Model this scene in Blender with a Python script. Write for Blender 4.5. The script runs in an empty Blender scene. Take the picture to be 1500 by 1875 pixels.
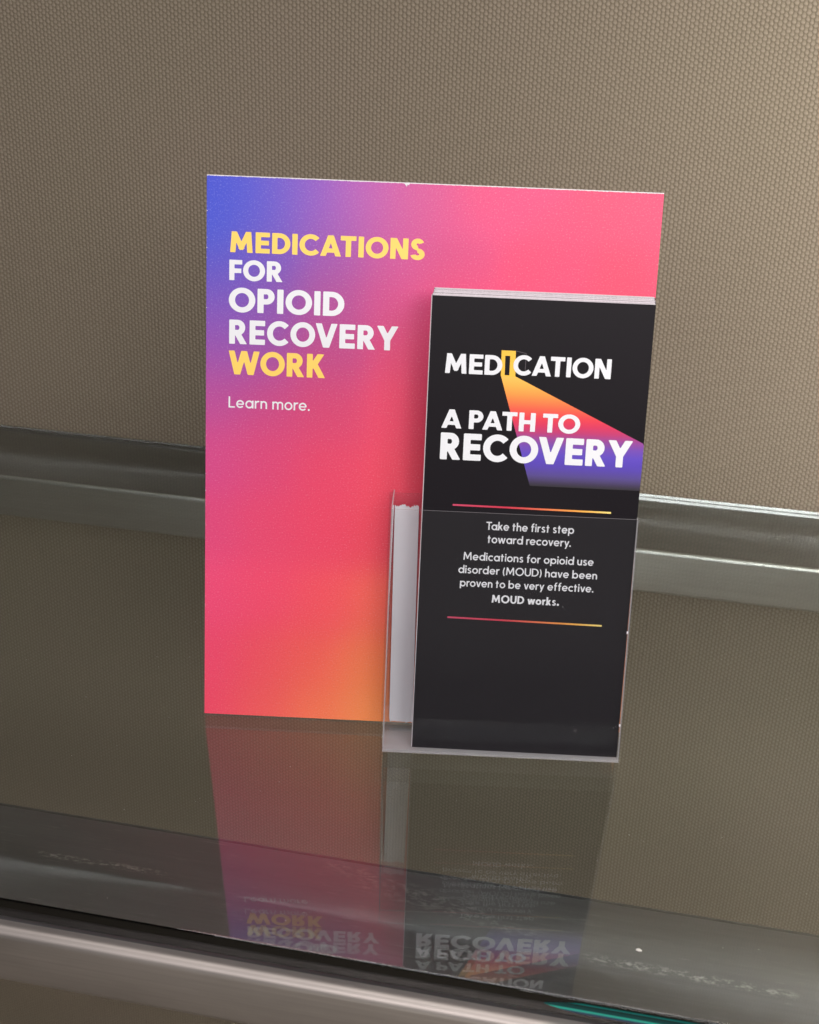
import bpy, bmesh, math, random
import numpy as np
from mathutils import Matrix, Vector
random.seed(7); rng = np.random.default_rng(7)
sc = bpy.context.scene
COL = sc.collection

# ------------------------------------------------------------------ camera
PITCH, YAW, ROLL, FPX = 0.438494, -0.173772, 0.038124, 2180.04
cp, sp, cy, sy = math.cos(PITCH), math.sin(PITCH), math.cos(YAW), math.sin(YAW)
F = Vector((sy*cp, cy*cp, -sp)); R0 = Vector((cy, -sy, 0)); U0 = R0.cross(F)
RR = R0*math.cos(ROLL) + U0*math.sin(ROLL); UU = -R0*math.sin(ROLL) + U0*math.cos(ROLL)
cam = bpy.data.cameras.new('camera'); camo = bpy.data.objects.new('camera', cam); COL.objects.link(camo)
m = Matrix.Identity(4)
for i, c in enumerate((RR, UU, -F)):
    for k in range(3): m[k][i] = c[k]
m.translation = Vector((0.18993, -0.488779, 0.361667))
camo.matrix_world = m
cam.sensor_fit = 'HORIZONTAL'; cam.sensor_width = 36; cam.lens = FPX/1500*36
cam.clip_start = 0.02; cam.clip_end = 60
cam.dof.use_dof = True; cam.dof.focus_distance = 0.62; cam.dof.aperture_fstop = 24.0
sc.camera = camo

# ------------------------------------------------------------------ world, lamps, exposure
w = bpy.data.worlds.new('World'); sc.world = w; w.use_nodes = True
bg = w.node_tree.nodes['Background']; bg.inputs[0].default_value = (1.0, 0.95, 0.92, 1); bg.inputs[1].default_value = 0.05
def area(name, loc, target, sx, sy_, power, color):
    l = bpy.data.lights.new(name, 'AREA'); l.shape = 'RECTANGLE'; l.size = sx; l.size_y = sy_; l.energy = power; l.color = color
    o = bpy.data.objects.new(name, l); COL.objects.link(o); o.location = loc
    o.rotation_euler = (Vector(target)-Vector(loc)).to_track_quat('-Z', 'Y').to_euler(); return o
area('ceiling_lamp', (0.1, -0.25, 2.3), (0.1, 0.0, 0.0), 1.5, 0.5, 24, (1.0, 0.955, 0.93))
area('front_lamp', (0.28, -1.0, 0.66), (0.2, 0.05, 0.1), 1.05, 0.3, 6.2, (1.0, 0.96, 0.96))
area('floor_bounce_fill', (0.45, -1.15, -0.42), (0.1, 0.35, -0.25), 0.6, 0.3, 2.3, (1.0, 0.97, 0.90))  # added fill in place of light bounced up from the floor
area('wall_side_lamp', (0.88, 0.06, 0.46), (0.86, 0.36, 0.20), 0.75, 0.2, 10.0, (1.0, 0.95, 0.88))
area('side_lamp', (1.05, -1.15, 0.95), (0.1, 0.15, 0.05), 0.9, 0.7, 11, (1.0, 0.95, 0.90))
sc.view_settings.view_transform = 'Standard'; sc.view_settings.look = 'None'
sc.view_settings.exposure = 0.0; sc.view_settings.gamma = 1.0
sc.cycles.max_bounces = 16; sc.cycles.transmission_bounces = 12; sc.cycles.transparent_max_bounces = 16
sc.cycles.glossy_bounces = 6; sc.cycles.caustics_refractive = True; sc.cycles.caustics_reflective = False
sc.cycles.blur_glossy = 0.2; sc.cycles.sample_clamp_indirect = 60

# ------------------------------------------------------------------ helpers
def S(c):
    return tuple(((v/255)/12.92 if v/255 <= 0.04045 else ((v/255+0.055)/1.055)**2.4) for v in c) + (1,)
class NT:
    def __init__(s, name):
        s.m = bpy.data.materials.new(name); s.m.use_nodes = True; s.t = s.m.node_tree; s.n = s.t.nodes; s.l = s.t.links
        s.p = s.n.get('Principled BSDF'); s.out = s.n.get('Material Output')
    def node(s, typ, **kw):
        n = s.n.new(typ)
        for k, v in kw.items():
            if hasattr(n, k): setattr(n, k, v)
        return n
    def put(s, sock, v):
        if isinstance(v, bpy.types.NodeSocket): s.l.new(v, sock)
        elif v is not None: sock.default_value = v
    def math(s, op, a, b=None, c=None, clamp=False):
        n = s.n.new('ShaderNodeMath'); n.operation = op; n.use_clamp = clamp
        s.put(n.inputs[0], a); s.put(n.inputs[1], b); s.put(n.inputs[2], c); return n.outputs[0]
    def noise(s, vec, scale, detail=2, rough=0.5):
        n = s.n.new('ShaderNodeTexNoise'); n.inputs['Scale'].default_value = scale; n.inputs['Detail'].default_value = detail
        n.inputs['Roughness'].default_value = rough
        s.put(n.inputs['Vector'], vec); return n.outputs['Fac']
    def mapping(s, vec, scale):
        n = s.n.new('ShaderNodeMapping'); s.put(n.inputs['Vector'], vec); n.inputs['Scale'].default_value = scale; return n.outputs[0]
    def ramp(s, fac, stops):
        n = s.n.new('ShaderNodeValToRGB'); s.put(n.inputs[0], fac); e = n.color_ramp.elements
        while len(e) < len(stops): e.new(0.5)
        for el, (p, c) in zip(e, stops): el.position = p; el.color = c
        return n.outputs[0]
    def mix(s, fac, a, b, typ='RGBA', blend='MIX'):
        n = s.n.new('ShaderNodeMix'); n.data_type = 'RGBA'; n.blend_type = blend
        s.put(n.inputs[0], fac); s.put(n.inputs[6], a); s.put(n.inputs[7], b); return n.outputs[2]
    def bump(s, h, strength, dist):
        n = s.n.new('ShaderNodeBump'); n.inputs['Strength'].default_value = strength; n.inputs['Distance'].default_value = dist
        s.put(n.inputs['Height'], h); s.l.new(n.outputs[0], s.p.inputs['Normal'])
    def obj(s): return s.node('ShaderNodeTexCoord').outputs['Object']

def mesh(name, V, Fc, mats, parent=None, midx=None, smooth=False, cols=None, mw=None):
    me = bpy.data.meshes.new(name); me.from_pydata([tuple(v) for v in V], [], Fc)
    for mm in (mats if isinstance(mats, (list, tuple)) else [mats]): me.materials.append(mm)
    if midx is not None: me.polygons.foreach_set('material_index', midx)
    if smooth: me.polygons.foreach_set('use_smooth', [True]*len(me.polygons))
    if cols is not None:
        a = me.color_attributes.new('print', 'FLOAT_COLOR', 'POINT'); a.data.foreach_set('color', np.asarray(cols, dtype=np.float32).ravel())
    me.update()
    o = bpy.data.objects.new(name, me); COL.objects.link(o)
    if parent: o.parent = parent
    if mw is not None: o.matrix_world = mw
    return o
def box(x0, x1, y0, y1, z0, z1):
    V = [(x, y, z) for x in (x0, x1) for y in (y0, y1) for z in (z0, z1)]
    return V, [(0, 1, 3, 2), (4, 6, 7, 5), (0, 4, 5, 1), (2, 3, 7, 6), (0, 2, 6, 4), (1, 5, 7, 3)]
def bevel(o, wd, seg=2):
    b = o.modifiers.new('bevel', 'BEVEL'); b.width = wd; b.segments = seg; b.limit_method = 'ANGLE'
    return o
def tag(o, label=None, cat=None, group=None, kind=None):
    for k, v in (('label', label), ('category', cat), ('group', group), ('kind', kind)):
        if v: o[k] = v
    return o
def frame(origin, yaw, tilt):
    """local x = right, local y = up the sheet, local z = out towards the viewer"""
    ax = Vector((math.cos(yaw), math.sin(yaw), 0)); n = Vector((-math.sin(yaw), math.cos(yaw), 0))
    up = Vector((0, 0, 1))*math.cos(tilt) + n*math.sin(tilt); N = ax.cross(up)
    M = Matrix.Identity(4)
    for i, c in enumerate((ax, up, N)):
        for k in range(3): M[k][i] = c[k]
    M.translation = Vector(origin); return M

# ------------------------------------------------------------------ materials
def mat_fabric():
    t = NT('woven_fabric'); o = t.obj()
    nz = t.noise(o, 60, 2); 
    sep = t.node('ShaderNodeSeparateXYZ'); t.l.new(o, sep.inputs[0])
    wob = t.noise(o, 420, 1)
    X = t.math('MULTIPLY', sep.outputs['X'], 1/0.00272); Z = t.math('MULTIPLY', sep.outputs['Z'], 1/0.0036)
    X = t.math('ADD', X, t.math('MULTIPLY', t.math('SUBTRACT', wob, 0.5), 0.40))
    Z = t.math('ADD', Z, t.math('MULTIPLY', t.math('SUBTRACT', nz, 0.5), 0.35))
    ci = t.math('FLOOR', X); fx = t.math('SUBTRACT', t.math('FRACT', X), 0.5)
    par = t.math('MULTIPLY', t.math('MODULO', ci, 2.0), 0.5)
    # each loop of yarn leans, so the rows zigzag
    zz = t.math('ADD', t.math('ADD', Z, par), t.math('MULTIPLY', fx, 0.10))
    fz = t.math('SUBTRACT', t.math('FRACT', zz), 0.5)
    ex = t.math('MULTIPLY', fx, 2.0); ez = t.math('MULTIPLY', fz, 2.0)
    r2 = t.math('ADD', t.math('POWER', t.math('ABSOLUTE', ex), 2.2), t.math('POWER', t.math('ABSOLUTE', ez), 2.6))
    h = t.math('SUBTRACT', 1.0, r2, clamp=True)
    h = t.math('POWER', h, 0.55)
    dim = t.math('MULTIPLY', t.noise(o, 900, 1), 0.5)
    ply = t.math('ABSOLUTE', t.math('SUBTRACT', t.math('FRACT', t.math('MULTIPLY', zz, 3.0)), 0.5))
    h2 = t.math('ADD', h, t.math('MULTIPLY', ply, 0.22))
    cres = t.math('SUBTRACT', 1.0, t.math('MULTIPLY', t.math('ABSOLUTE', t.math('ADD', fz, t.math('SUBTRACT', 0.24, t.math('MULTIPLY', t.math('MULTIPLY', fx, fx), 0.9)))), 7.0), clamp=True)
    fac = t.math('ADD', t.math('MULTIPLY', t.math('SUBTRACT', t.math('ADD', h, t.math('MULTIPLY', dim, 0.5)), 0.12), 0.68), t.math('ADD', t.math('MULTIPLY', cres, 0.28), t.math('MULTIPLY', t.math('SUBTRACT', t.math('ABSOLUTE', t.math('SUBTRACT', t.math('FRACT', t.math('MULTIPLY', zz, 2.0)), 0.5)), 0.25), 0.55)), clamp=True)
    col = t.ramp(fac, [(0.0, (0.150, 0.117, 0.084, 1)), (0.5, (0.228, 0.184, 0.138, 1)), (1.0, (0.36, 0.30, 0.235, 1))])
    big = t.noise(o, 5, 3)
    col = t.mix(0.16, col, t.ramp(big, [(0.3, (0.13, 0.135, 0.09, 1)), (0.7, (0.20, 0.165, 0.15, 1))]))
    t.put(t.p.inputs['Base Color'], col); t.p.inputs['Roughness'].default_value = 0.85
    t.p.inputs['Specular IOR Level'].default_value = 0.25
    t.bump(h2, 0.45, 0.0007)
    return t.m
SCUFFS = [(-.042, -.1115, .024, -.1110, .0022, 1.0), (.202, -.1176, .290, -.1200, .0030, 0.9), (.085, -.088, .170, -.106, .006, 0.35), (.10, -.098, .19, -.112, .004, 0.3)]
CX, CY = 0.2253, -0.1147
def mat_steel(name, col, rough, scr=False):
    t = NT(name); o = t.obj()
    br = t.noise(t.mapping(o, (6, 900, 900)), 1.0, 4, 0.6)
    sm = t.noise(t.mapping(o, (9, 40, 40)), 1.0, 4, 0.6)
    bl = t.noise(o, 14, 4, 0.65)
    c = t.mix(br, tuple(x*0.84 for x in col[:3])+(1,), tuple(min(1, x*1.12) for x in col[:3])+(1,))
    c = t.mix(t.math('MULTIPLY', t.math('SUBTRACT', sm, 0.42, clamp=True), 1.5, clamp=True), c, tuple(x*0.62 for x in col[:3])+(1,))
    t.p.inputs['Metallic'].default_value = 1.0
    r = t.math('ADD', rough-0.05, t.math('MULTIPLY', bl, 0.16))
    if scr:   # worn band of scuffs and short bright scratches running along the rail
        s1 = t.noise(t.mapping(o, (330, 900, 50)), 1.0, 3, 0.7)
        sep = t.node('ShaderNodeSeparateXYZ'); t.l.new(o, sep.inputs[0])
        band = None
        for xa, ya, xb, yb, hw, am in SCUFFS:
            yl = t.math('ADD', ya, t.math('MULTIPLY', t.math('SUBTRACT', sep.outputs['X'], xa), (yb-ya)/(xb-xa)))
            bb = t.math('SUBTRACT', 1.0, t.math('DIVIDE', t.math('ABSOLUTE', t.math('SUBTRACT', sep.outputs['Y'], yl)), hw), clamp=True)
            gt = t.math('MULTIPLY', t.math('SUBTRACT', 1.0, t.math('POWER', t.math('ABSOLUTE', t.math('DIVIDE', t.math('SUBTRACT', sep.outputs['X'], (xa+xb)/2), (xb-xa)/2)), 6.0), clamp=True), am)
            bb = t.math('MULTIPLY', bb, gt); band = bb if band is None else t.math('MAXIMUM', band, bb)
        gate = 1.0
        mk = t.math('MULTIPLY', t.math('MULTIPLY', band, gate), t.math('MULTIPLY', t.math('SUBTRACT', s1, 0.50, clamp=True), 9, clamp=True), clamp=True)
        s2 = t.math('MULTIPLY', t.math('SUBTRACT', t.noise(t.mapping(o, (70, 1600, 50)), 1.0, 2, 0.6), 0.66, clamp=True), 6, clamp=True)
        mk = t.math('MAXIMUM', mk, t.math('MULTIPLY', s2, 0.5))
        c = t.mix(t.math('MULTIPLY', mk, 0.75), c, (0.70, 0.68, 0.67, 1)); r = t.math('ADD', r, t.math('MULTIPLY', mk, 0.2))
    t.put(t.p.inputs['Base Color'], c); t.put(t.p.inputs['Roughness'], r)
    t.p.inputs['Anisotropic'].default_value = 0.5
    t.bump(br, 0.12, 0.0002)
    return t.m
def mat_glass():
    t = NT('plate_glass'); p = t.p
    p.inputs['Base Color'].default_value = (1, 1, 1, 1); p.inputs['Roughness'].default_value = 0.0
    p.inputs['IOR'].default_value = 1.64; p.inputs['Transmission Weight'].default_value = 1.0
    v = t.node('ShaderNodeVolumeAbsorption'); v.inputs['Color'].default_value = (0.28, 0.84, 0.66, 1); v.inputs['Density'].default_value = 8.5
    t.l.new(v.outputs[0], t.out.inputs['Volume'])
    return t.m
def mat_plastic():
    """thin clear plastic sheet: lets most light straight through and mirrors a little"""
    t = NT('clear_plastic'); o = t.obj()
    tr = t.node('ShaderNodeBsdfTransparent'); tr.inputs[0].default_value = (0.992, 0.992, 0.995, 1)
    gl = t.node('ShaderNodeBsdfGlossy'); gl.inputs['Roughness'].default_value = 0.03; gl.inputs['Color'].default_value = (1, 1, 1, 1)
    fr = t.node('ShaderNodeFresnel'); g = t.node('ShaderNodeNewGeometry')
    t.put(fr.inputs['IOR'], t.math('ADD', 1.5, t.math('MULTIPLY', g.outputs['Backfacing'], 1/1.5-1.5)))
    df = t.node('ShaderNodeBsdfDiffuse'); df.inputs[0].default_value = (0.75, 0.75, 0.80, 1)
    m1 = t.node('ShaderNodeMixShader'); t.l.new(fr.outputs[0], m1.inputs[0]); t.l.new(tr.outputs[0], m1.inputs[1]); t.l.new(gl.outputs[0], m1.inputs[2])
    spk = t.math('MULTIPLY', t.math('SUBTRACT', t.noise(o, 900, 1), 0.785, clamp=True), 3, clamp=True)
    hz = t.math('ADD', 0.006, spk)
    m2 = t.node('ShaderNodeMixShader'); t.put(m2.inputs[0], hz); t.l.new(m1.outputs[0], m2.inputs[1]); t.l.new(df.outputs[0], m2.inputs[2])
    t.l.new(m2.outputs[0], t.out.inputs['Surface']); return t.m
def mat_mix_plastic(name, amt, col):
    t = NT(name)
    tr = t.node('ShaderNodeBsdfTransparent')
    p = t.p; p.inputs['Base Color'].default_value = col; p.inputs['Roughness'].default_value = 0.25
    m2 = t.node('ShaderNodeMixShader'); m2.inputs[0].default_value = amt
    t.l.new(tr.outputs[0], m2.inputs[1]); t.l.new(p.outputs[0], m2.inputs[2]); t.l.new(m2.outputs[0], t.out.inputs['Surface']); return t.m
def mat_plain(name, col, rough=0.5, spec=0.5, grain=0.0):
    t = NT(name); t.p.inputs['Base Color'].default_value = col
    if grain:
        o = t.obj(); n = t.noise(o, 1500, 2)
        t.put(t.p.inputs['Base Color'], t.mix(n, tuple(x*(1-grain) for x in col[:3])+(1,), tuple(min(1, x*(1+grain)) for x in col[:3])+(1,)))
    t.p.inputs['Roughness'].default_value = rough; t.p.inputs['Specular IOR Level'].default_value = spec
    return t.m
def mat_board():
    t = NT('printed_card'); o = t.obj()
    a = t.node('ShaderNodeVertexColor'); a.layer_name = 'print'
    g = t.noise(o, 1300, 2, 0.7)
    f = t.math('MULTIPLY', t.math('SUBTRACT', g, 0.56, clamp=True), 0.9, clamp=True)
    c = t.mix(f, a.outputs['Color'], (0.80, 0.74, 0.82, 1))
    d = t.math('MULTIPLY', t.math('SUBTRACT', 0.44, g, clamp=True), 0.8, clamp=True)
    c = t.mix(d, c, (0.12, 0.02, 0.08, 1))
    # chipped ink along the cut edges
    sep = t.node('ShaderNodeSeparateXYZ'); t.l.new(o, sep.inputs[0])
    e1 = t.math('LESS_THAN', sep.outputs['X'], t.math('MULTIPLY', t.math('SUBTRACT', t.noise(o, 420, 3, 0.8), 0.60), 0.0050))
    e2 = t.math('GREATER_THAN', sep.outputs['Y'], t.math('SUBTRACT', 0.26985, t.math('MULTIPLY', t.math('SUBTRACT', t.noise(o, 610, 3, 0.8), 0.50), 0.0008)))
    c = t.mix(t.math('MAXIMUM', e1, e2), c, (0.80, 0.76, 0.80, 1))
    t.put(t.p.inputs['Base Color'], c); t.p.inputs['Roughness'].default_value = 0.42; t.p.inputs['Specular IOR Level'].default_value = 0.35
    t.bump(g, 0.08, 0.0001); return t.m
def mat_black():
    t = NT('black_ink'); o = t.obj()
    n = t.noise(o, 1800, 2, 0.7); f = t.math('MULTIPLY', t.math('SUBTRACT', n, 0.69, clamp=True), 2.5, clamp=True)
    sc1 = t.noise(t.mapping(o, (900, 140, 1)), 1.0, 3, 0.7)
    f2 = t.math('MULTIPLY', t.math('SUBTRACT', sc1, 0.70, clamp=True), 0.8, clamp=True)
    c = t.mix(t.math('MAXIMUM', f, f2), (0.0075, 0.0055, 0.0085, 1), (0.30, 0.29, 0.32, 1))
    t.put(t.p.inputs['Base Color'], c)
    t.put(t.p.inputs['Roughness'], t.math('ADD', 0.36, t.math('MULTIPLY', t.noise(o, 25, 3), 0.12)))
    t.p.inputs['Specular IOR Level'].default_value = 0.16; return t.m
def mat_vcol(name):
    t = NT(name); a = t.node('ShaderNodeVertexColor'); a.layer_name = 'print'
    t.l.new(a.outputs['Color'], t.p.inputs['Base Color']); t.p.inputs['Roughness'].default_value = 0.4; return t.m

M_fab = mat_fabric()
M_steel = mat_steel('brushed_steel', (0.48, 0.435, 0.415), 0.56)
M_steelb = mat_steel('brushed_steel_dull', (0.43, 0.43, 0.43), 0.52)
M_seat = mat_steel('matte_worn_steel', (0.185, 0.18, 0.19), 0.64, True); M_shade = mat_plain('painted_edge_shade', (0.035, 0.033, 0.035, 1), 0.8, 0.2); M_glass = mat_glass(); M_plas = mat_plastic()
M_pedge = mat_mix_plastic('plastic_edge', 0.42, (0.62, 0.60, 0.64, 1))
M_sheen = mat_mix_plastic('painted_sheen_plastic', 0.38, (0.50, 0.48, 0.52, 1)); M_milky = mat_mix_plastic('milky_plastic', 0.42, (0.70, 0.70, 0.74, 1))
M_board = mat_board(); M_black = mat_black(); M_vc = mat_vcol('printed_ink')
M_white = mat_plain('white_ink', (0.82, 0.83, 0.88, 1), 0.42)
M_yel = mat_plain('yellow_ink', S((255, 214, 100)), 0.42)
M_paper = mat_plain('cut_paper_edge', (0.62, 0.58, 0.62, 1), 0.8, 0.2, 0.15)
M_card = mat_plain('card_edge', (0.78, 0.74, 0.80, 1), 0.7, 0.2)
M_tape = mat_plain('white_tape', (0.84, 0.84, 0.90, 1), 0.55, 0.3, 0.03)
M_kraft = mat_plain('grey_card_back', (0.45, 0.44, 0.42, 1), 0.8, 0.2, 0.1)
M_floor = mat_plain('carpet_floor', (0.26, 0.23, 0.19, 1), 0.95, 0.1, 0.3)
M_dust = mat_plain('dust', (0.8, 0.78, 0.75, 1), 0.8, 0.2)

# ------------------------------------------------------------------ setting
YB, YF = 0.3494, -0.1453          # back and front edge of the glass plate
V, Fc = box(-1.6, 1.6, YB+0.004, YB+0.06, -0.78, 1.5)
tag(mesh('wall', V, Fc, M_fab), kind='structure', label='taupe woven fabric wall behind the glass shelf')
V, Fc = box(-1.6, 1.6, -2.5, YB+0.06, -0.83, -0.784)
tag(mesh('floor', V, Fc, M_floor), kind='structure')

def rail(name, y0, y1, z0, z1, r, mat, parent, seat_y, x0=-0.9, x1=1.0):
    prof = []
    for cx, cz, a0 in ((y1-r, z1-r, 0), (y0+r, z1-r, 90), (y0+r, z0+r, 180), (y1-r, z0+r, 270)):
        for k in range(9):
            a = math.radians(a0+k*90/8); prof.append((cx+r*math.cos(a), cz+r*math.sin(a)))
        if a0 == 0: prof.append((seat_y, z1))
    n = len(prof); nx = 2
    V = [(x0+(x1-x0)*i/(nx-1), p[0], p[1]) for i in range(nx) for p in prof]
    Fc = [(i*n+j, i*n+(j+1) % n, (i+1)*n+(j+1) % n, (i+1)*n+j) for i in range(nx-1) for j in range(n)]
    Fc += [tuple(range(n-1, -1, -1)), tuple((nx-1)*n+j for j in range(n))]
    o = mesh(name, V, Fc, [mat, M_seat, M_shade], parent, [2 if (j < 8 and name == 'front_rail') else 1 if j == 8 else 0 for j in range(n)]+[0, 0], smooth=True)  # inner top corner of the front rail is coloured dark, a painted shadow line
    me = o.data; me.polygons[len(me.polygons)-1].use_smooth = False; me.polygons[len(me.polygons)-2].use_smooth = False
    return o
GT = 0.010
fr = bpy.data.objects.new('shelf_frame', None); COL.objects.link(fr)
tag(fr, 'brushed steel shelf frame of two long rails under the glass plate', 'shelf frame')
rail('front_rail', -0.1530, -0.0815, -0.0400, -GT-0.0004, 0.0042, M_steel, fr, -0.1464)
rail('back_rail', 0.2590, 0.3520, -0.0430, -GT-0.0004, 0.0030, M_steelb, fr, 0.2622)
for xx in (-0.86, 0.93):
    V, Fc = box(xx-0.02, xx+0.02, -0.0810, 0.2586, -0.038, -0.0118)
    bevel(mesh('cross_bar', V, Fc, M_steelb, fr), 0.003)

V, Fc = box(-0.85, 0.95, YF, YB, -GT, 0)
g = mesh('glass_shelf', V, Fc, M_glass)
tag(g, 'thick clear glass shelf plate with a dark green polished edge', 'glass shelf')
bevel(g, 0.0009, 4).modifiers[0].harden_normals = True
g.data.polygons.foreach_set('use_smooth', [True]*len(g.data.polygons))

# added strip on the front edge, a teal glint of caught light painted as colour bands
def mat_glint():
    t = NT('painted_teal_glint'); o = t.obj(); sep = t.node('ShaderNodeSeparateXYZ'); t.l.new(o, sep.inputs[0])
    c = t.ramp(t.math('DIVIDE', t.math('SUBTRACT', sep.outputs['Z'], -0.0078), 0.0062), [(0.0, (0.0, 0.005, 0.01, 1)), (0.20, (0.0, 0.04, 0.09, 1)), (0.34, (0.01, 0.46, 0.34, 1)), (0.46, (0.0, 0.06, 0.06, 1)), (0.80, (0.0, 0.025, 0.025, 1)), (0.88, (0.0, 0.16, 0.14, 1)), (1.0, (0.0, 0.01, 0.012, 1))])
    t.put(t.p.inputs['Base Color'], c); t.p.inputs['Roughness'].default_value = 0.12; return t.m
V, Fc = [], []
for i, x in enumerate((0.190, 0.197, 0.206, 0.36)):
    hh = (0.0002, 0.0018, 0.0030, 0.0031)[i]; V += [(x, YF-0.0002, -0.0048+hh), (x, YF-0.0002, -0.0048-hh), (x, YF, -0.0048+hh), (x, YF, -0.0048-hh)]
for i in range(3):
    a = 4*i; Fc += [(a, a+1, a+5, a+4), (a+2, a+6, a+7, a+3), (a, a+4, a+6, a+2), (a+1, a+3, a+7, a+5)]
o = mesh('teal_glint_strip', V, Fc, mat_glint(), g); o['label'] = 'added strip with a painted teal green glint on the front glass edge'

# ------------------------------------------------------------------ lettering: letters as filled outlines, traced from stroke distance fields
def seg(x0, y0, x1, y1, w, clip=False, ee=(.5, .5)):
    def f(X, Y):
        dx, dy = x1-x0, y1-y0; L = math.hypot(dx, dy); ux, uy = dx/L, dy/L
        a = (X-x0)*ux+(Y-y0)*uy; b = (X-x0)*-uy+(Y-y0)*ux
        e0, e1 = ee if clip else (0, 0)
        d = np.maximum(np.maximum(-e0-a, a-L-e1), np.abs(b)-w/2)
        if clip: d = np.maximum(d, np.maximum(Y-clip[1], clip[0]-Y))
        return d
    return f
def arc(cx, cy, rx, ry, w, wy=None, a0=None, a1=None):
    """elliptic ring; rx, ry are OUTER radii; a0..a1 in degrees keeps that sweep"""
    wy = wy or w
    def f(X, Y):
        x, y = X-cx, Y-cy
        o = (np.sqrt((x/rx)**2+(y/ry)**2)-1)*min(rx, ry)
        ri, rj = rx-w, ry-wy
        i = (np.sqrt((x/ri)**2+(y/rj)**2)-1)*min(ri, rj)
        d = np.maximum(o, -i)
        if a0 is not None:
            A0, A1 = math.radians(a0), math.radians(a1)
            h0 = -(-math.sin(A0)*x+math.cos(A0)*y); h1 = -(math.sin(A1)*x-math.cos(A1)*y)
            wd = np.maximum(h0, h1) if (a1-a0) <= 180 else np.minimum(h0, h1)
            d = np.maximum(d, wd)
        return d
    return f
def dot(cx, cy, r): return lambda X, Y: np.hypot(X-cx, Y-cy)-r
def glyph(ch, w):
    """returns (width, list of strokes); cap height 1"""
    h = w*0.92; c = (0, 1); q = w/2
    xh = 0.70; xc = (0, xh)
    if ch == 'M': return 1.02+w*.2, [seg(w*.5+.03, 0, w*.62+.07, 1, w, c), seg(.95+w*.2-w*.5+.04, 0, .95+w*.2-w*.62, 1, w, c), seg(w*.6+.06, 1.0, .50+w*.1, 0.26, w*.95, (0.12, 1), (.5, .12)), seg(.95+w*.2-w*.6, 1.0, .52+w*.1, 0.26, w*.95, (0.12, 1), (.5, .12))]
    if ch == 'E': return .64, [seg(q, 0, q, 1, w), seg(0, h/2, .64, h/2, h), seg(0, 1-h/2, .64, 1-h/2, h), seg(0, .5, .60, .5, h)]
    if ch == 'F': return .60, [seg(q, 0, q, 1, w), seg(0, 1-h/2, .60, 1-h/2, h), seg(0, .47, .56, .47, h)]
    if ch == 'L': return .56, [seg(q, 0, q, 1, w), seg(0, h/2, .56, h/2, h)]
    if ch == 'I': return w, [seg(q, 0, q, 1, w)]
    if ch == 'T': return .70, [seg(.35, 0, .35, 1, w), seg(0, 1-h/2, .70, 1-h/2, h)]
    if ch == 'H': return .76, [seg(q, 0, q, 1, w), seg(.76-q, 0, .76-q, 1, w), seg(q, .5, .76-q, .5, h)]
    if ch == 'N': return .80, [seg(q, 0, q, 1, w), seg(.80-q, 0, .80-q, 1, w), seg(q+.03, 1, .80-q-.03, 0, w, c)]
    if ch == 'D': return .82, [seg(q, 0, q, 1, w), seg(0, h/2, .34, h/2, h), seg(0, 1-h/2, .34, 1-h/2, h), arc(.33, .5, .49, .5, w, h, -90, 90)]
    if ch == 'U': return .76, [seg(q, .36, q, 1, w), seg(.76-q, .36, .76-q, 1, w), arc(.38, .37, .38, .39, w, h, 180, 360)]
    if ch == 'P': return .66, [seg(q, 0, q, 1, w), seg(0, 1-h/2, .36, 1-h/2, h), seg(0, .36+h/2, .36, .36+h/2, h), arc(.35, .68, .31, .32, w, h, -90, 90)]
    if ch == 'R': return .74, [seg(q, 0, q, 1, w), seg(0, 1-h/2, .36, 1-h/2, h), seg(0, .36+h/2, .36, .36+h/2, h), arc(.35, .68, .31, .32, w, h, -90, 90), seg(.34, .44, .74-w*.60, 0, w, (0, .5), (0, .5))]
    if ch == 'K': return .78, [seg(q, 0, q, 1, w), seg(w*.9, .42, .72-w*.60, 1, w, (.2, 1), (0, .5)), seg(w*1.35, .56, .78-w*.62, 0, w, (0, .75), (0, .5))]
    if ch == 'O': return 1.02, [arc(.51, .5, .51, .515, w, h)]
    if ch == 'C': return .90, [arc(.51, .5, .51, .515, w, h, 42, 318)]
    if ch == 'A': return .94, [seg(w*.53, 0, .47, 1, w, c), seg(.94-w*.53, 0, .47, 1, w, c), seg(.24, .27, .70, .27, h*.9)]
    if ch == 'V': return .90, [seg(w*.53, 1, .45, 0, w, c), seg(.90-w*.53, 1, .45, 0, w, c)]
    if ch == 'Y': return .90, [seg(.45, 0, .45, .44, w), seg(w*.60, 1, .45, .43, w, (.34, 1), (.5, .02)), seg(.90-w*.60, 1, .45, .43, w, (.34, 1), (.5, .02))]
    if ch == 'W': return 1.30, [seg(w*.53, 1, .37, 0, w, c), seg(.37, 0, .65, 1, w*.98, c), seg(.65, 1, .93, 0, w*.98, c), seg(1.30-w*.53, 1, .93, 0, w, c)]
    if ch == 'S': return .64, [arc(.32, .735, .295, .28, w, h, 20, 272), arc(.32, .265, .32, .28, w, h, -92, 92), arc(.32, .265, .32, .28, w, h, 190, 270), seg(.30, .5, .34, .5, h*1.15)]
    if ch == 'o': return .70, [arc(.35, xh/2, .35, xh/2+.01, w)]
    if ch == 'c': return .60, [arc(.35, xh/2, .35, xh/2+.01, w, None, 45, 315)]
    if ch == 'e': return .70, [arc(.35, xh/2, .35, xh/2+.01, w, None, 2, 322), seg(.08, xh/2-.01, .66, xh/2-.01, w*.85)]
    if ch in 'a': return .72, [arc(.35, xh/2, .35, xh/2+.01, w), seg(.72-q, 0, .72-q, xh, w)]
    if ch == 'd': return .72, [arc(.35, xh/2, .35, xh/2+.01, w), seg(.72-q, 0, .72-q, 1.05, w)]
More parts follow.
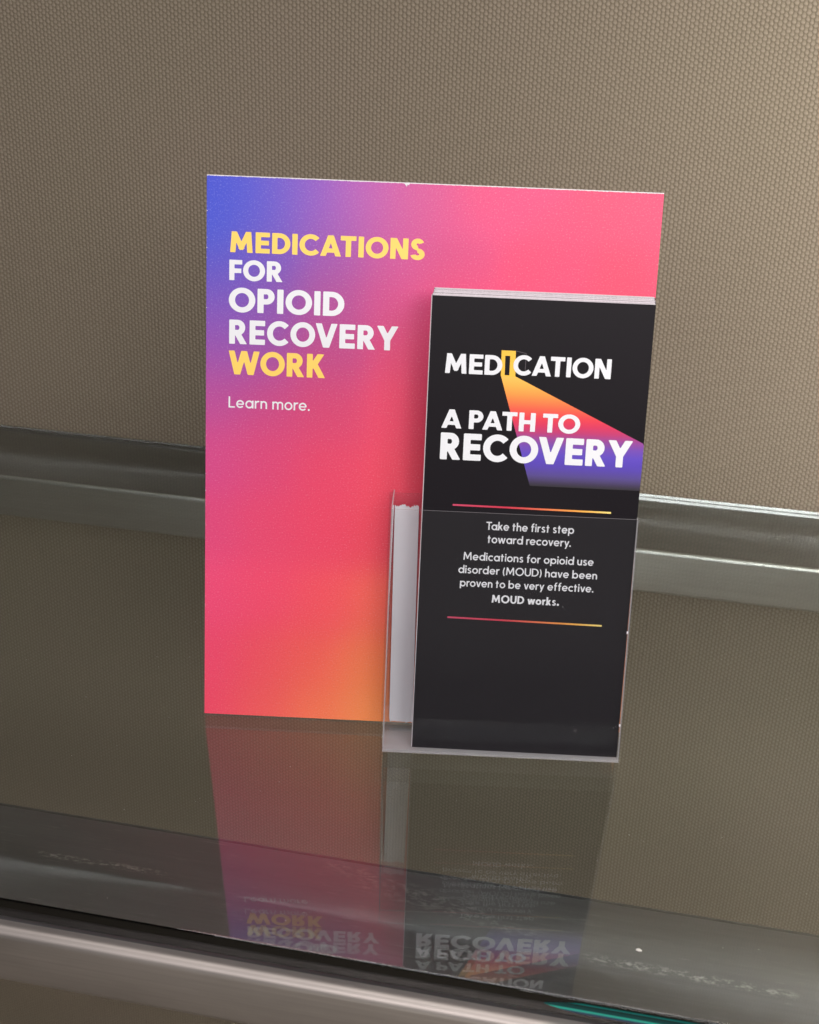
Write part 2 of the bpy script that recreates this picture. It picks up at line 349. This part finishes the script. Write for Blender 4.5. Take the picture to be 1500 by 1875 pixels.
    if ch == 'b': return .72, [arc(.37, xh/2, .35, xh/2+.01, w), seg(q, 0, q, 1.05, w)]
    if ch == 'p': return .72, [arc(.37, xh/2, .35, xh/2+.01, w), seg(q, -.27, q, xh, w)]
    if ch == 'n': return .58, [seg(q, 0, q, xh, w), seg(.58-q, 0, .58-q, .42, w), arc(.29, .42, .29, .29, w, None, 0, 180)]
    if ch == 'h': return .58, [seg(q, 0, q, 1.05, w), seg(.58-q, 0, .58-q, .42, w), arc(.29, .42, .29, .29, w, None, 0, 180)]
    if ch == 'u': return .58, [seg(q, .28, q, xh, w), seg(.58-q, 0, .58-q, xh, w), arc(.29, .28, .29, .29, w, None, 180, 360)]
    if ch == 'm': return .96, [seg(q, 0, q, xh, w), seg(.48, 0, .48, .45, w), seg(.96-q, 0, .96-q, .45, w), arc(.24+q/2, .46, .24+q/2, .25, w, None, 0, 180), arc(.72-q/2, .46, .24+q/2, .25, w, None, 0, 180)]
    if ch == 'r': return .38, [seg(q, 0, q, xh, w), arc(.33, .40, .33, .31, w, None, 75, 180)]
    if ch == 'i': return w, [seg(q, 0, q, xh, w), dot(q, .90, w*.62)]
    if ch == 'l': return w, [seg(q, 0, q, 1.05, w)]
    if ch == 't': return .40, [seg(.17, 0.0, .17, .92, w), seg(0, xh-w*.45, .38, xh-w*.45, w*.9)]
    if ch == 'f': return .40, [seg(.17, 0.0, .17, .80, w), seg(0, xh-w*.45, .38, xh-w*.45, w*.9), arc(.17-q+.25, .80, .25, .26, w, None, 80, 180)]
    if ch == 'k': return .58, [seg(q, 0, q, 1.05, w), seg(w*.8, .26, .53-w*.5, xh, w, xc), seg(.25, .42, .58-w*.6, 0, w, (0, .5))]
    if ch == 'v': return .62, [seg(w*.52, xh, .31, 0, w, xc), seg(.62-w*.52, xh, .31, 0, w, xc)]
    if ch == 'y': return .62, [seg(w*.52, xh, .33, 0, w, (0.02, xh)), seg(.62-w*.52, xh, .19, -.27, w, (-.27, xh))]
    if ch == 'w': return .94, [seg(w*.52, xh, .27, 0, w, xc), seg(.27, 0, .47, xh, w*.95, xc), seg(.47, xh, .67, 0, w*.95, xc), seg(.94-w*.52, xh, .67, 0, w, xc)]
    if ch == 's': return .48, [arc(.24, .51, .215, .205, min(w*.95, .16), None, 15, 272), arc(.24, .19, .24, .205, min(w*.95, .16), None, -92, 92), arc(.24, .19, .24, .205, min(w*.95, .16), None, 195, 270)]
    if ch == '.': return w*1.25, [dot(w*.62, w*.6, w*.66)]
    if ch == '(': return .28, [arc(.62, .42, .60, .85, w*.85, None, 128, 232)]
    if ch == ')': return .28, [arc(-.34, .42, .60, .85, w*.85, None, -52, 52)]
    raise KeyError(ch)
KERN = {'AT': -.13, 'TA': -.13, 'OV': -.07, 'VE': -.01, 'RY': -.06, 'PA': -.12, 'TO': -.05, 'CA': -.05, 'FO': -.04, 'WO': -.05, 'CO': -.02, 'RK': 0,
        'ry': -.03, 'rs': 0, 'Ta': -.14, 'ro': -.04, 'RE': 0, 'AY': -.1, 'ov': -.04, 've': -.04, 'ow': -.04, 'wo': -.04, 'ke': -.03, 're': -.04, 'ec': -.01, 'y.': -.1, 'r.': -.05, 'av': -.01}
def layout(text, w, gap, space=.36):
    x = 0; out = []
    for i, ch in enumerate(text):
        if ch == ' ': x += space; continue
        gw, pr = glyph(ch, w)
        k = KERN.get(text[i-1:i+1], 0) if i and text[i-1] != ' ' else 0
        rnd = 0
        if i and text[i-1] != ' ' and text[i-1] in 'OCDUocebpda()' or ch in 'OCoecdaq': rnd = -.018
        if i and text[i-1] != ' ': x += gap+k+rnd
        out.append((x, gw, pr)); x += gw
    return x, out
def polys_from_sdf(D, xs, ys):
    """filled polygons where D < 0 on a grid; full cells are merged along each row"""
    V, Fc, cache = [], [], {}
    def vid(key, x, y):
        if key not in cache: cache[key] = len(V); V.append((x, y))
        return cache[key]
    ny, nx = D.shape; ins = D < 0
    for j in range(ny-1):
        i = 0
        while i < nx-1:
            a, b, c, d = ins[j, i], ins[j, i+1], ins[j+1, i+1], ins[j+1, i]
            s = int(a)+int(b)+int(c)+int(d)
            if s == 0: i += 1; continue
            if s == 4:
                i0 = i
                while i < nx-1 and ins[j, i] and ins[j, i+1] and ins[j+1, i] and ins[j+1, i+1]: i += 1
                Fc.append((vid((i0, j), xs[i0], ys[j]), vid((i, j), xs[i], ys[j]), vid((i, j+1), xs[i], ys[j+1]), vid((i0, j+1), xs[i0], ys[j+1])))
                continue
            cs = [(i, j), (i+1, j), (i+1, j+1), (i, j+1)]; poly = []
            for k in range(4):
                p, q = cs[k], cs[(k+1) % 4]; dp, dq = D[p[1], p[0]], D[q[1], q[0]]
                if dp < 0: poly.append(vid(p, xs[p[0]], ys[p[1]]))
                if (dp < 0) != (dq < 0):
                    u = dp/(dp-dq); key = ('e',)+tuple(sorted((p, q)))
                    poly.append(vid(key, xs[p[0]]+u*(xs[q[0]]-xs[p[0]]), ys[p[1]]+u*(ys[q[1]]-ys[p[1]])))
            poly = list(dict.fromkeys(poly))
            if len(poly) >= 3: Fc.append(tuple(poly))
            i += 1
    return V, Fc
def lettering(name, text, x0, x1, y0, cap, w, gap, mat, parent, cells=30, zoff=0.00006, space=.36, skew=0.0, tail=0.0):
    """one printed line: fitted between x0 and x1 (metres), baseline y0, cap height cap"""
    W, gl = layout(text, w, gap, space); sx = (x1-x0)/W
    V, Fc = [], []
    for gx, gw, pr in gl:
        nx = int(cells*(gw+.16))+2; ny = int(cells*1.46)+2
        xs = np.linspace(-.06, gw+.06, nx)+1e-5; ys = np.linspace(-.32, 1.12, ny)+1e-5
        X, Y = np.meshgrid(xs, ys); D = np.full(X.shape, 9.0)
        for f in pr: D = np.minimum(D, f(X, Y))
        v, fc = polys_from_sdf(D, xs, ys); b = len(V)
        V += [(x0+(gx+x)*sx, y0+y*cap+tail*(gx+x)*sx, zoff) for x, y in v]; Fc += [tuple(b+i for i in t) for t in fc]
    return mesh(name, V, Fc, mat, parent)

# ------------------------------------------------------------------ counter display
BW, BH, BTH = 0.2155, 0.27027, 0.0016
MB = frame((0, 0, 0.0006), 0.158766, 0.226137)
disp = bpy.data.objects.new('counter_display', None); COL.objects.link(disp); disp.matrix_world = MB
tag(disp, 'pink, violet and orange cardboard display with a clear pocket, standing on glass shelf', 'display stand')
# printed colour field: scattered samples of the design, smoothly interpolated
SMP = [((2, 268), (50, 72, 212)), ((14, 262), (66, 80, 214)), ((2, 245), (60, 82, 212)), ((30, 264), (98, 84, 204)), ((50, 262), (140, 84, 196)), ((75, 262), (182, 88, 178)), ((100, 262), (212, 84, 148)),
       ((135, 262), (234, 78, 130)), ((210, 262), (237, 76, 116)), ((210, 225), (236, 72, 108)), ((160, 235), (238, 74, 118)), ((115, 240), (220, 76, 136)), ((90, 240), (196, 78, 152)), ((60, 240), (156, 78, 172)), ((30, 240), (104, 80, 196)),
       ((5, 222), (94, 78, 196)), ((30, 215), (130, 74, 174)), ((60, 212), (172, 70, 150)), ((90, 212), (204, 68, 132)), ((120, 215), (228, 74, 124)), ((100, 190), (222, 66, 112)), ((60, 188), (192, 66, 134)), ((25, 190), (148, 74, 168)), ((3, 202), (122, 78, 188)),
       ((3, 188), (158, 76, 170)), ((3, 165), (188, 74, 154)), ((30, 165), (206, 68, 134)), ((60, 162), (220, 66, 116)), ((95, 162), (238, 70, 106)), ((3, 135), (216, 72, 140)), ((30, 135), (226, 68, 122)), ((60, 130), (238, 68, 106)), ((95, 130), (242, 74, 100)),
       ((3, 100), (226, 70, 126)), ((30, 100), (236, 70, 112)), ((60, 100), (240, 68, 102)), ((90, 100), (240, 72, 92)), ((3, 65), (246, 76, 124)), ((30, 65), (250, 76, 112)), ((60, 60), (252, 84, 98)), ((90, 60), (254, 106, 90)),
       ((3, 30), (250, 76, 116)), ((30, 30), (252, 86, 102)), ((55, 28), (253, 100, 90)), ((85, 30), (254, 132, 86)), ((3, 3), (250, 76, 108)), ((30, 4), (252, 96, 96)), ((60, 4), (254, 124, 86)), ((88, 4), (255, 152, 88)),
       ((110, 30), (250, 130, 74)), ((110, 3), (254, 142, 76)), ((150, 60), (250, 122, 80)), ((210, 60), (252, 142, 80)), ((210, 3), (254, 155, 80)), ((150, 130), (246, 84, 106)), ((210, 130), (250, 92, 100)), ((210, 180), (250, 86, 112)), ((150, 180), (244, 76, 114))]
P = np.array([s[0] for s in SMP], float); Cc = np.array([S(s[1])[:3] for s in SMP]); Cc = Cc*0.98
Ws = np.array([s[1] for s in SMP], float)
NX, NY = 44, 54
gx = np.linspace(0, BW, NX); gy = np.linspace(0, BH, NY); GX, GY = np.meshgrid(gx, gy)
d2 = (GX.ravel()[:, None]*1000-P[:, 0])**2+(GY.ravel()[:, None]*1000-P[:, 1])**2
wt = np.exp(-d2/(2*13.0**2))+1e-4*np.exp(-d2/(2*40.0**2)); cs = (wt @ Cc)/wt.sum(1, keepdims=True)
V = [(x, y, 0) for x, y in zip(GX.ravel(), GY.ravel())]
Fc = [(j*NX+i, j*NX+i+1, (j+1)*NX+i+1, (j+1)*NX+i) for j in range(NY-1) for i in range(NX-1)]
n0 = len(V); nf = len(Fc)
rim = [i for i in range(NX)]+[(j)*NX+NX-1 for j in range(1, NY)]+[(NY-1)*NX+i for i in range(NX-2, -1, -1)]+[j*NX for j in range(NY-2, 0, -1)]
V += [(V[i][0], V[i][1], -BTH) for i in rim]; L = len(rim)
Fc += [(rim[k], n0+k, n0+(k+1) % L, rim[(k+1) % L]) for k in range(L)] + [tuple(n0+k for k in range(L-1, -1, -1))]
cols = [tuple(c)+(1,) for c in cs]+[(0.75, 0.72, 0.76, 1)]*L
board = mesh('backing_board', V, Fc, [M_board, M_card, M_kraft], disp, [0]*nf+[1]*L+[2], cols=cols)
mm = 0.001
for txt, x0, x1, y0, cap, mt in (('MEDICATIONS', 11.0, 104.3, 234.9, 9.7, M_yel), ('FOR', 11.0, 36.7, 221.75, 9.6, M_white), ('OPIOID', 10.9, 66.7, 206.7, 11.5, M_white),
                                 ('RECOVERY', 11.2, 93.3, 191.4, 11.6, M_white), ('WORK', 11.0, 58.4, 176.6, 11.5, M_yel)):
    lettering('lettering', txt, x0*mm, x1*mm, y0*mm, cap*mm, .24, .10, mt, board, 36)
lettering('lettering', 'Learn more.', 11.2*mm, 51.2*mm, 160.2*mm, 5.5*mm, .135, .125, M_white, board, 30, .00006, .46)
# tiny nick in the top edge
lt = mesh('edge_nick', [(0.0928, .2702, .0001), (0.0962, .2703, .0001), (0.0955, .2690, .0002), (0.0949, .2694, .0002), (0.0946, .2683, .0002), (.0938, .2693, .0001)], [(0, 5, 4, 3, 2, 1)], M_card, board)

# clear pocket (local frame of the display; z is the distance in front of the board)
PL, PR, PB, PT, PD, PS = 94.0*mm, 210.6*mm, -3.0*mm, 119.6*mm, 31.5*mm, 0.9*mm
def sheet(name, V, F_face, F_edge, parent=disp, mats=None, smooth=False):
    return mesh(name, V, F_face+F_edge, mats or [M_plas, M_pedge], parent, [0]*len(F_face)+[1]*len(F_edge))
def slab(name, x0, x1, y0, y1, z0, z1, thin, mats=None):
    V, Fc = box(x0, x1, y0, y1, z0, z1)      # faces: -x +x -y +y -z +z
    big = {'x': (0, 1), 'y': (2, 3), 'z': (4, 5)}[thin]
    fa = [Fc[i] for i in big]; fe = [Fc[i] for i in range(6) if i not in big]
    return sheet(name, V, fa, fe, mats=mats)
slab('front_panel', PL, PR, PB, PT, PD-PS, PD, 'z')
slab('bottom_panel', PL, PR, PB, PB+PS, 0.3*mm, PD-PS-.0001, 'y', [M_milky, M_pedge])
slab('back_panel', PL-0.002, PR, PB+PS+.0001, 121.5*mm, 0.9*mm, 1.3*mm, 'z')
def side(x0, x1, mats=None):
    pts = [(PB+PS+.0001, 1.4*mm), (PB+PS+.0001, PD-PS-.0001), (PT, PD-PS-.0001)]
    for k in range(1, 13):     # top edge sweeps up in a curve to the board
        u = k/12; pts.append((PT+.0035*math.sin(u*math.pi/2)**1.5 - 0.0*u, PD-PS-(PD-PS-1.4*mm)*(1-math.cos(u*math.pi/2))**0.8))
    n = len(pts); V = [(x0, y, z) for y, z in pts]+[(x1, y, z) for y, z in pts]
    return sheet('side_panel', V, [tuple(range(n)), tuple(range(2*n-1, n-1, -1))], [(i, i+n, (i+1) % n+n, (i+1) % n) for i in range(n)], mats=mats)
side(PL, PL+PS*.7); side(PR-PS*.7, PR, [M_sheen, M_pedge])  # grey mix on the right wall paints in the sheen of plastic seen edge-on
# double sided tape strips with torn ends
def tape(xa, xb, ya, yb, lean=0.0):
    n = 26; top = [(xa+(xb-xa)*i/n, yb-random.random()*1.1*mm-0.4*mm*math.sin(i*.5)) for i in range(n+1)]
    bot = [(xa+(xb-xa)*i/n, ya+random.random()*1.0*mm+(1.2*mm if i == 0 else 0)) for i in range(n, -1, -1)]
    pts = [(x-(y-ya)*lean, y) for x, y in top+bot]; k = len(pts); V = [(x, y, .0021) for x, y in pts]+[(x, y, .0015) for x, y in pts]
    Fc = [tuple(range(k-1, -1, -1))]+[(i, (i+1) % k, (i+1) % k+k, i+k) for i in range(k)]
    return mesh('tape_strip', V, Fc, M_tape, disp)
tape(96.2*mm, 108.2*mm, 0.8*mm, 115.6*mm, 0.012); tape(196.0*mm, 208.0*mm, 1.2*mm, 115.2*mm)
# little moulded nubs on the right wall of the pocket
for yy in (.0165, .0640):
    bm = bmesh.new(); bmesh.ops.create_icosphere(bm, subdivisions=2, radius=.0005); me = bpy.data.meshes.new('panel_nub'); bm.to_mesh(me); bm.free()
    me.materials.append(M_card); o = bpy.data.objects.new('panel_nub', me); COL.objects.link(o); o.parent = disp; o.location = (PR-.0010, yy, PD); o.scale = (.8, 1.5, .8)
# easel leg behind the board
V = [(.085, .002, -.0017), (.131, .002, -.0017), (.131, .200, -.0017), (.085, .200, -.0017), (.088, .0215, -.075), (.128, .0215, -.075)]
Vb = [(x, y+.0002, z-.0018) for x, y, z in V[:4]]
leg = [(.098, .190, -.0030), (.118, .190, -.0030), (.128, .0185, -.0815), (.088, .0185, -.0815)]
leg2 = [(x, y-.0012, z-.0018) for x, y, z in leg]
mesh('easel_leg', leg+leg2, [(0, 1, 2, 3), (7, 6, 5, 4), (0, 4, 5, 1), (1, 5, 6, 2), (2, 6, 7, 3), (3, 7, 4, 0)], M_kraft, disp)

# ------------------------------------------------------------------ brochures
RW, RH = 0.1015, 0.22157
MR = frame((0.111387, -0.0086262, 0.0046221), 0.151788, 0.209383)
bro = bpy.data.objects.new('brochure', None); COL.objects.link(bro); bro.matrix_world = MR
tag(bro, 'front brochure with black cover and a rainbow light beam, in the clear pocket', 'brochure', 'brochures in the clear pocket')
def leaf(name, x0, x1, y0, y1, z0, z1, mats, parent, midx):
    V, Fc = box(x0, x1, y0, y1, z0, z1); return mesh(name, V, Fc, mats, parent, midx)
cov = leaf('cover', 0, RW, 0, RH, -.00022, 0, [M_black, M_paper], bro, [1, 1, 1, 1, 1, 0])
leaf('inner_leaf', -.0004, RW-.0004, .0001, RH+.00015, -.00048, -.00024, [M_paper], bro, [0]*6)
leaf('inner_leaf', .0003, RW-.0002, .0001, RH+.0003, -.00074, -.0005, [M_paper], bro, [0]*6)
nb = 12
for i in range(1, nb):
    dz = -i*0.00085; V = []; Fc = []; mi = []
    for k in range(3):
        v, f = box(.0001*k, RW-.0001*k, 0, RH+(k)*.00012, -.00024*(k+1), -.00024*k-.00002)
        b = len(V); V += v; Fc += [tuple(b+j for j in q) for q in f]; mi += [1, 1, 1, 1, 1, 0 if k == 0 else 1]
    if i == 1: b0 = mesh('brochure', V, Fc, [M_black, M_paper], None, mi); bb = b0
    else: bb = b0.copy(); COL.objects.link(bb)
    tag(bb, 'one of the black brochures stacked behind the front one, only its pale page edges showing', 'brochure', 'brochures in the clear pocket')
    off = Matrix.Translation((random.uniform(-.0002, .0002)+i*.00006, i*.00026+random.uniform(-.00008, .00008), dz))
    rt = Matrix.Rotation(random.uniform(-.0012, .0012), 4, 'Z')
    bb.matrix_world = MR @ off @ rt

def poly_print(name, rings, mat, parent, z):
    """rings: list of (y, xl, xr, rgb) from top to bottom, a vertical gradient"""
    V, Fc, C = [], [], []
    for y, xl, xr, c in rings: V += [(xl*mm, y*mm, z), (xr*mm, y*mm, z)]; C += [S(c), S(c)]
    for i in range(len(rings)-1): Fc.append((2*i, 2*i+2, 2*i+3, 2*i+1))
    return mesh(name, V, Fc, mat, parent, cols=C)
ys = [186.2, 182, 178, 174, 170.5, 167, 164, 161, 157.7, 154, 150.3, 147, 144.5, 142.5, 140.3, 138.5, 137.0, 135.2]
cl = [(252, 196, 84), (252, 178, 70), (250, 152, 62), (246, 118, 62), (240, 84, 66), (230, 52, 74), (214, 42, 90), (190, 48, 112), (148, 62, 150), (112, 68, 178), (92, 66, 190), (84, 60, 182), (82, 60, 172), (82, 62, 156), (80, 64, 136), (70, 56, 108), (56, 44, 78), (36, 31, 40)]
rings = []
for y, c in zip(ys, cl):
    xl = 33.3+(186.2-y)*(49.18-33.3)/(186.2-137.17); xr = min(40.1+(186.2-y)*(101.39-40.14)/(186.17-157.56), RW*1000-.02)
    rings.append((y, xl, xr, c))
# split where the beam meets the sheet's edge so the corner stays crisp
rings2 = []
for a, b in zip(rings, rings[1:]):
    n = 4
    for k in range(n):
        u = k/n; y = a[0]+(b[0]-a[0])*u; xr = min(40.1+(186.2-y)*(101.39-40.14)/(186.17-157.56), RW*1000-.02)
        rings2.append((y, a[1]+(b[1]-a[1])*u, xr, tuple(a[3][i]+(b[3][i]-a[3][i])*u for i in range(3))))
rings2.append(rings[-1])
poly_print('light_beam', rings2, M_vc, cov, .00003)
M_door = mat_plain('door_yellow', S((250, 196, 60)), 0.4)
mesh('door_frame', [(32.9*mm, 198*mm, .00006), (39.4*mm, 198*mm, .00006), (39.9*mm, 186.1*mm, .00006), (33.2*mm, 186.1*mm, .00006)], [(0, 3, 2, 1)], M_door, cov)
mesh('door_opening', [(34.75*mm, 195.6*mm, .00009), (37.0*mm, 195.55*mm, .00009), (37.1*mm, 186.7*mm, .00009), (34.95*mm, 186.7*mm, .00009)], [(0, 3, 2, 1)], M_black, cov)
def strip(V, Fc, a, b, wd, z):
    d = Vector((b[0]-a[0], b[1]-a[1])).normalized(); n = Vector((-d.y, d.x))*wd/2; k = len(V)
    V += [((a[0]+s*n.x)*mm, (a[1]+s*n.y)*mm, z) for s in (1, -1)]+[((b[0]+s*n.x)*mm, (b[1]+s*n.y)*mm, z) for s in (-1, 1)]; Fc.append((k, k+1, k+2, k+3))
V, Fc = [], []
strip(V, Fc, (39.5, 197.95), (44.3, 197.0), .22, .00006); strip(V, Fc, (44.3, 196.9), (44.2, 188.5), .22, .00006)
M_line = mat_plain('faint_line', S((92, 84, 92)), 0.5); mesh('door_outline', V, Fc, M_line, cov)
lettering('lettering', 'MED', 7.1*mm, 33.6*mm, 186.5*mm, 9.1*mm, .225, .085, M_white, cov, 30, .00012)
lettering('lettering', 'CATION', 38.7*mm, 83.6*mm, 187.0*mm, 9.1*mm, .225, .085, M_white, cov, 30, .00012)
lettering('lettering', 'A PATH TO', 6.9*mm, 71.3*mm, 160.9*mm, 8.8*mm, .23, .095, M_white, cov, 30, .00012, .34)
lettering('lettering', 'RECOVERY', 6.9*mm, 96.6*mm, 146.0*mm, 12.7*mm, .25, .085, M_white, cov, 34, .00012)
for txt, x0, x1, y0, cap, ww in (('Take the first step', 30.5, 72.2, 112.9, 3.95, .155), ('toward recovery.', 31.5, 71.2, 106.5, 3.95, .155), ('Medications for opioid use', 20.4, 82.6, 97.65, 3.9, .155),
                             ('disorder (MOUD) have been', 18.4, 84.8, 91.0, 3.9, .155), ('proven to be very effective.', 19.5, 83.6, 84.4, 3.9, .155), ('MOUD works.', 35.1, 67.6, 76.95, 3.9, .21)):
    lettering('lettering', txt, x0*mm, x1*mm, y0*mm, cap*mm, ww, .115, M_white, cov, 26, .00006, .40)
def rule(x0, x1, y0, y1):
    n = 12; V, Fc, C = [], [], []
    st = [(0, (206, 66, 102)), (.35, (206, 44, 72)), (.6, (232, 120, 72)), (.8, (244, 168, 66)), (1, (250, 226, 130))]
    for i in range(n+1):
        u = i/n
        for (a, ca), (b, cb) in zip(st, st[1:]):
            if a <= u <= b+1e-9: c = tuple(ca[k]+(cb[k]-ca[k])*(u-a)/(b-a) for k in range(3)); break
        x = x0+(x1-x0)*u; y = y0+(y1-y0)*u; V += [(x*mm, (y+.42)*mm, .00005), (x*mm, (y-.42)*mm, .00005)]; C += [S(c)]*2
    Fc = [(2*i, 2*i+1, 2*i+3, 2*i+2) for i in range(n)]
    return mesh('rule_line', V, Fc, M_vc, cov, cols=C)
rule(14.1, 88.9, 124.3, 124.0); rule(14.3, 88.9, 68.5, 67.9)

# ------------------------------------------------------------------ dust on the glass
V, Fc = [], []
def fleck(x, y, z, sx_, sy_, a, hgt=.0003):
    b = len(V); c, s = math.cos(a), math.sin(a)
    for dx, dy in ((-1, -.5), (-.3, -1), (.8, -.7), (1, .3), (.2, 1), (-.8, .7)):
        V.append((x+(dx*sx_*c-dy*sy_*s), y+(dx*sx_*s+dy*sy_*c), z+.00004))
    V.append((x, y, z+hgt)); Fc.extend([(b+i, b+(i+1) % 6, b+6) for i in range(6)])
for k in range(170):
    fleck(random.uniform(-.32, .42), random.uniform(-.144, .34), 0, random.uniform(.00008, .00022), random.uniform(.00008, .00018), random.random()*3, .00012)
tag(mesh('dust', V, Fc, M_dust), kind='stuff')
V, Fc = [], []
fleck(0, 0, 0, .0013, .0007, -.1, .0010)
o = mesh('crumb', V, Fc, M_dust); o.location = (CX, CY, 0)
tag(o, 'tiny white crumb on the bare glass to the right of the brochures', 'crumb')
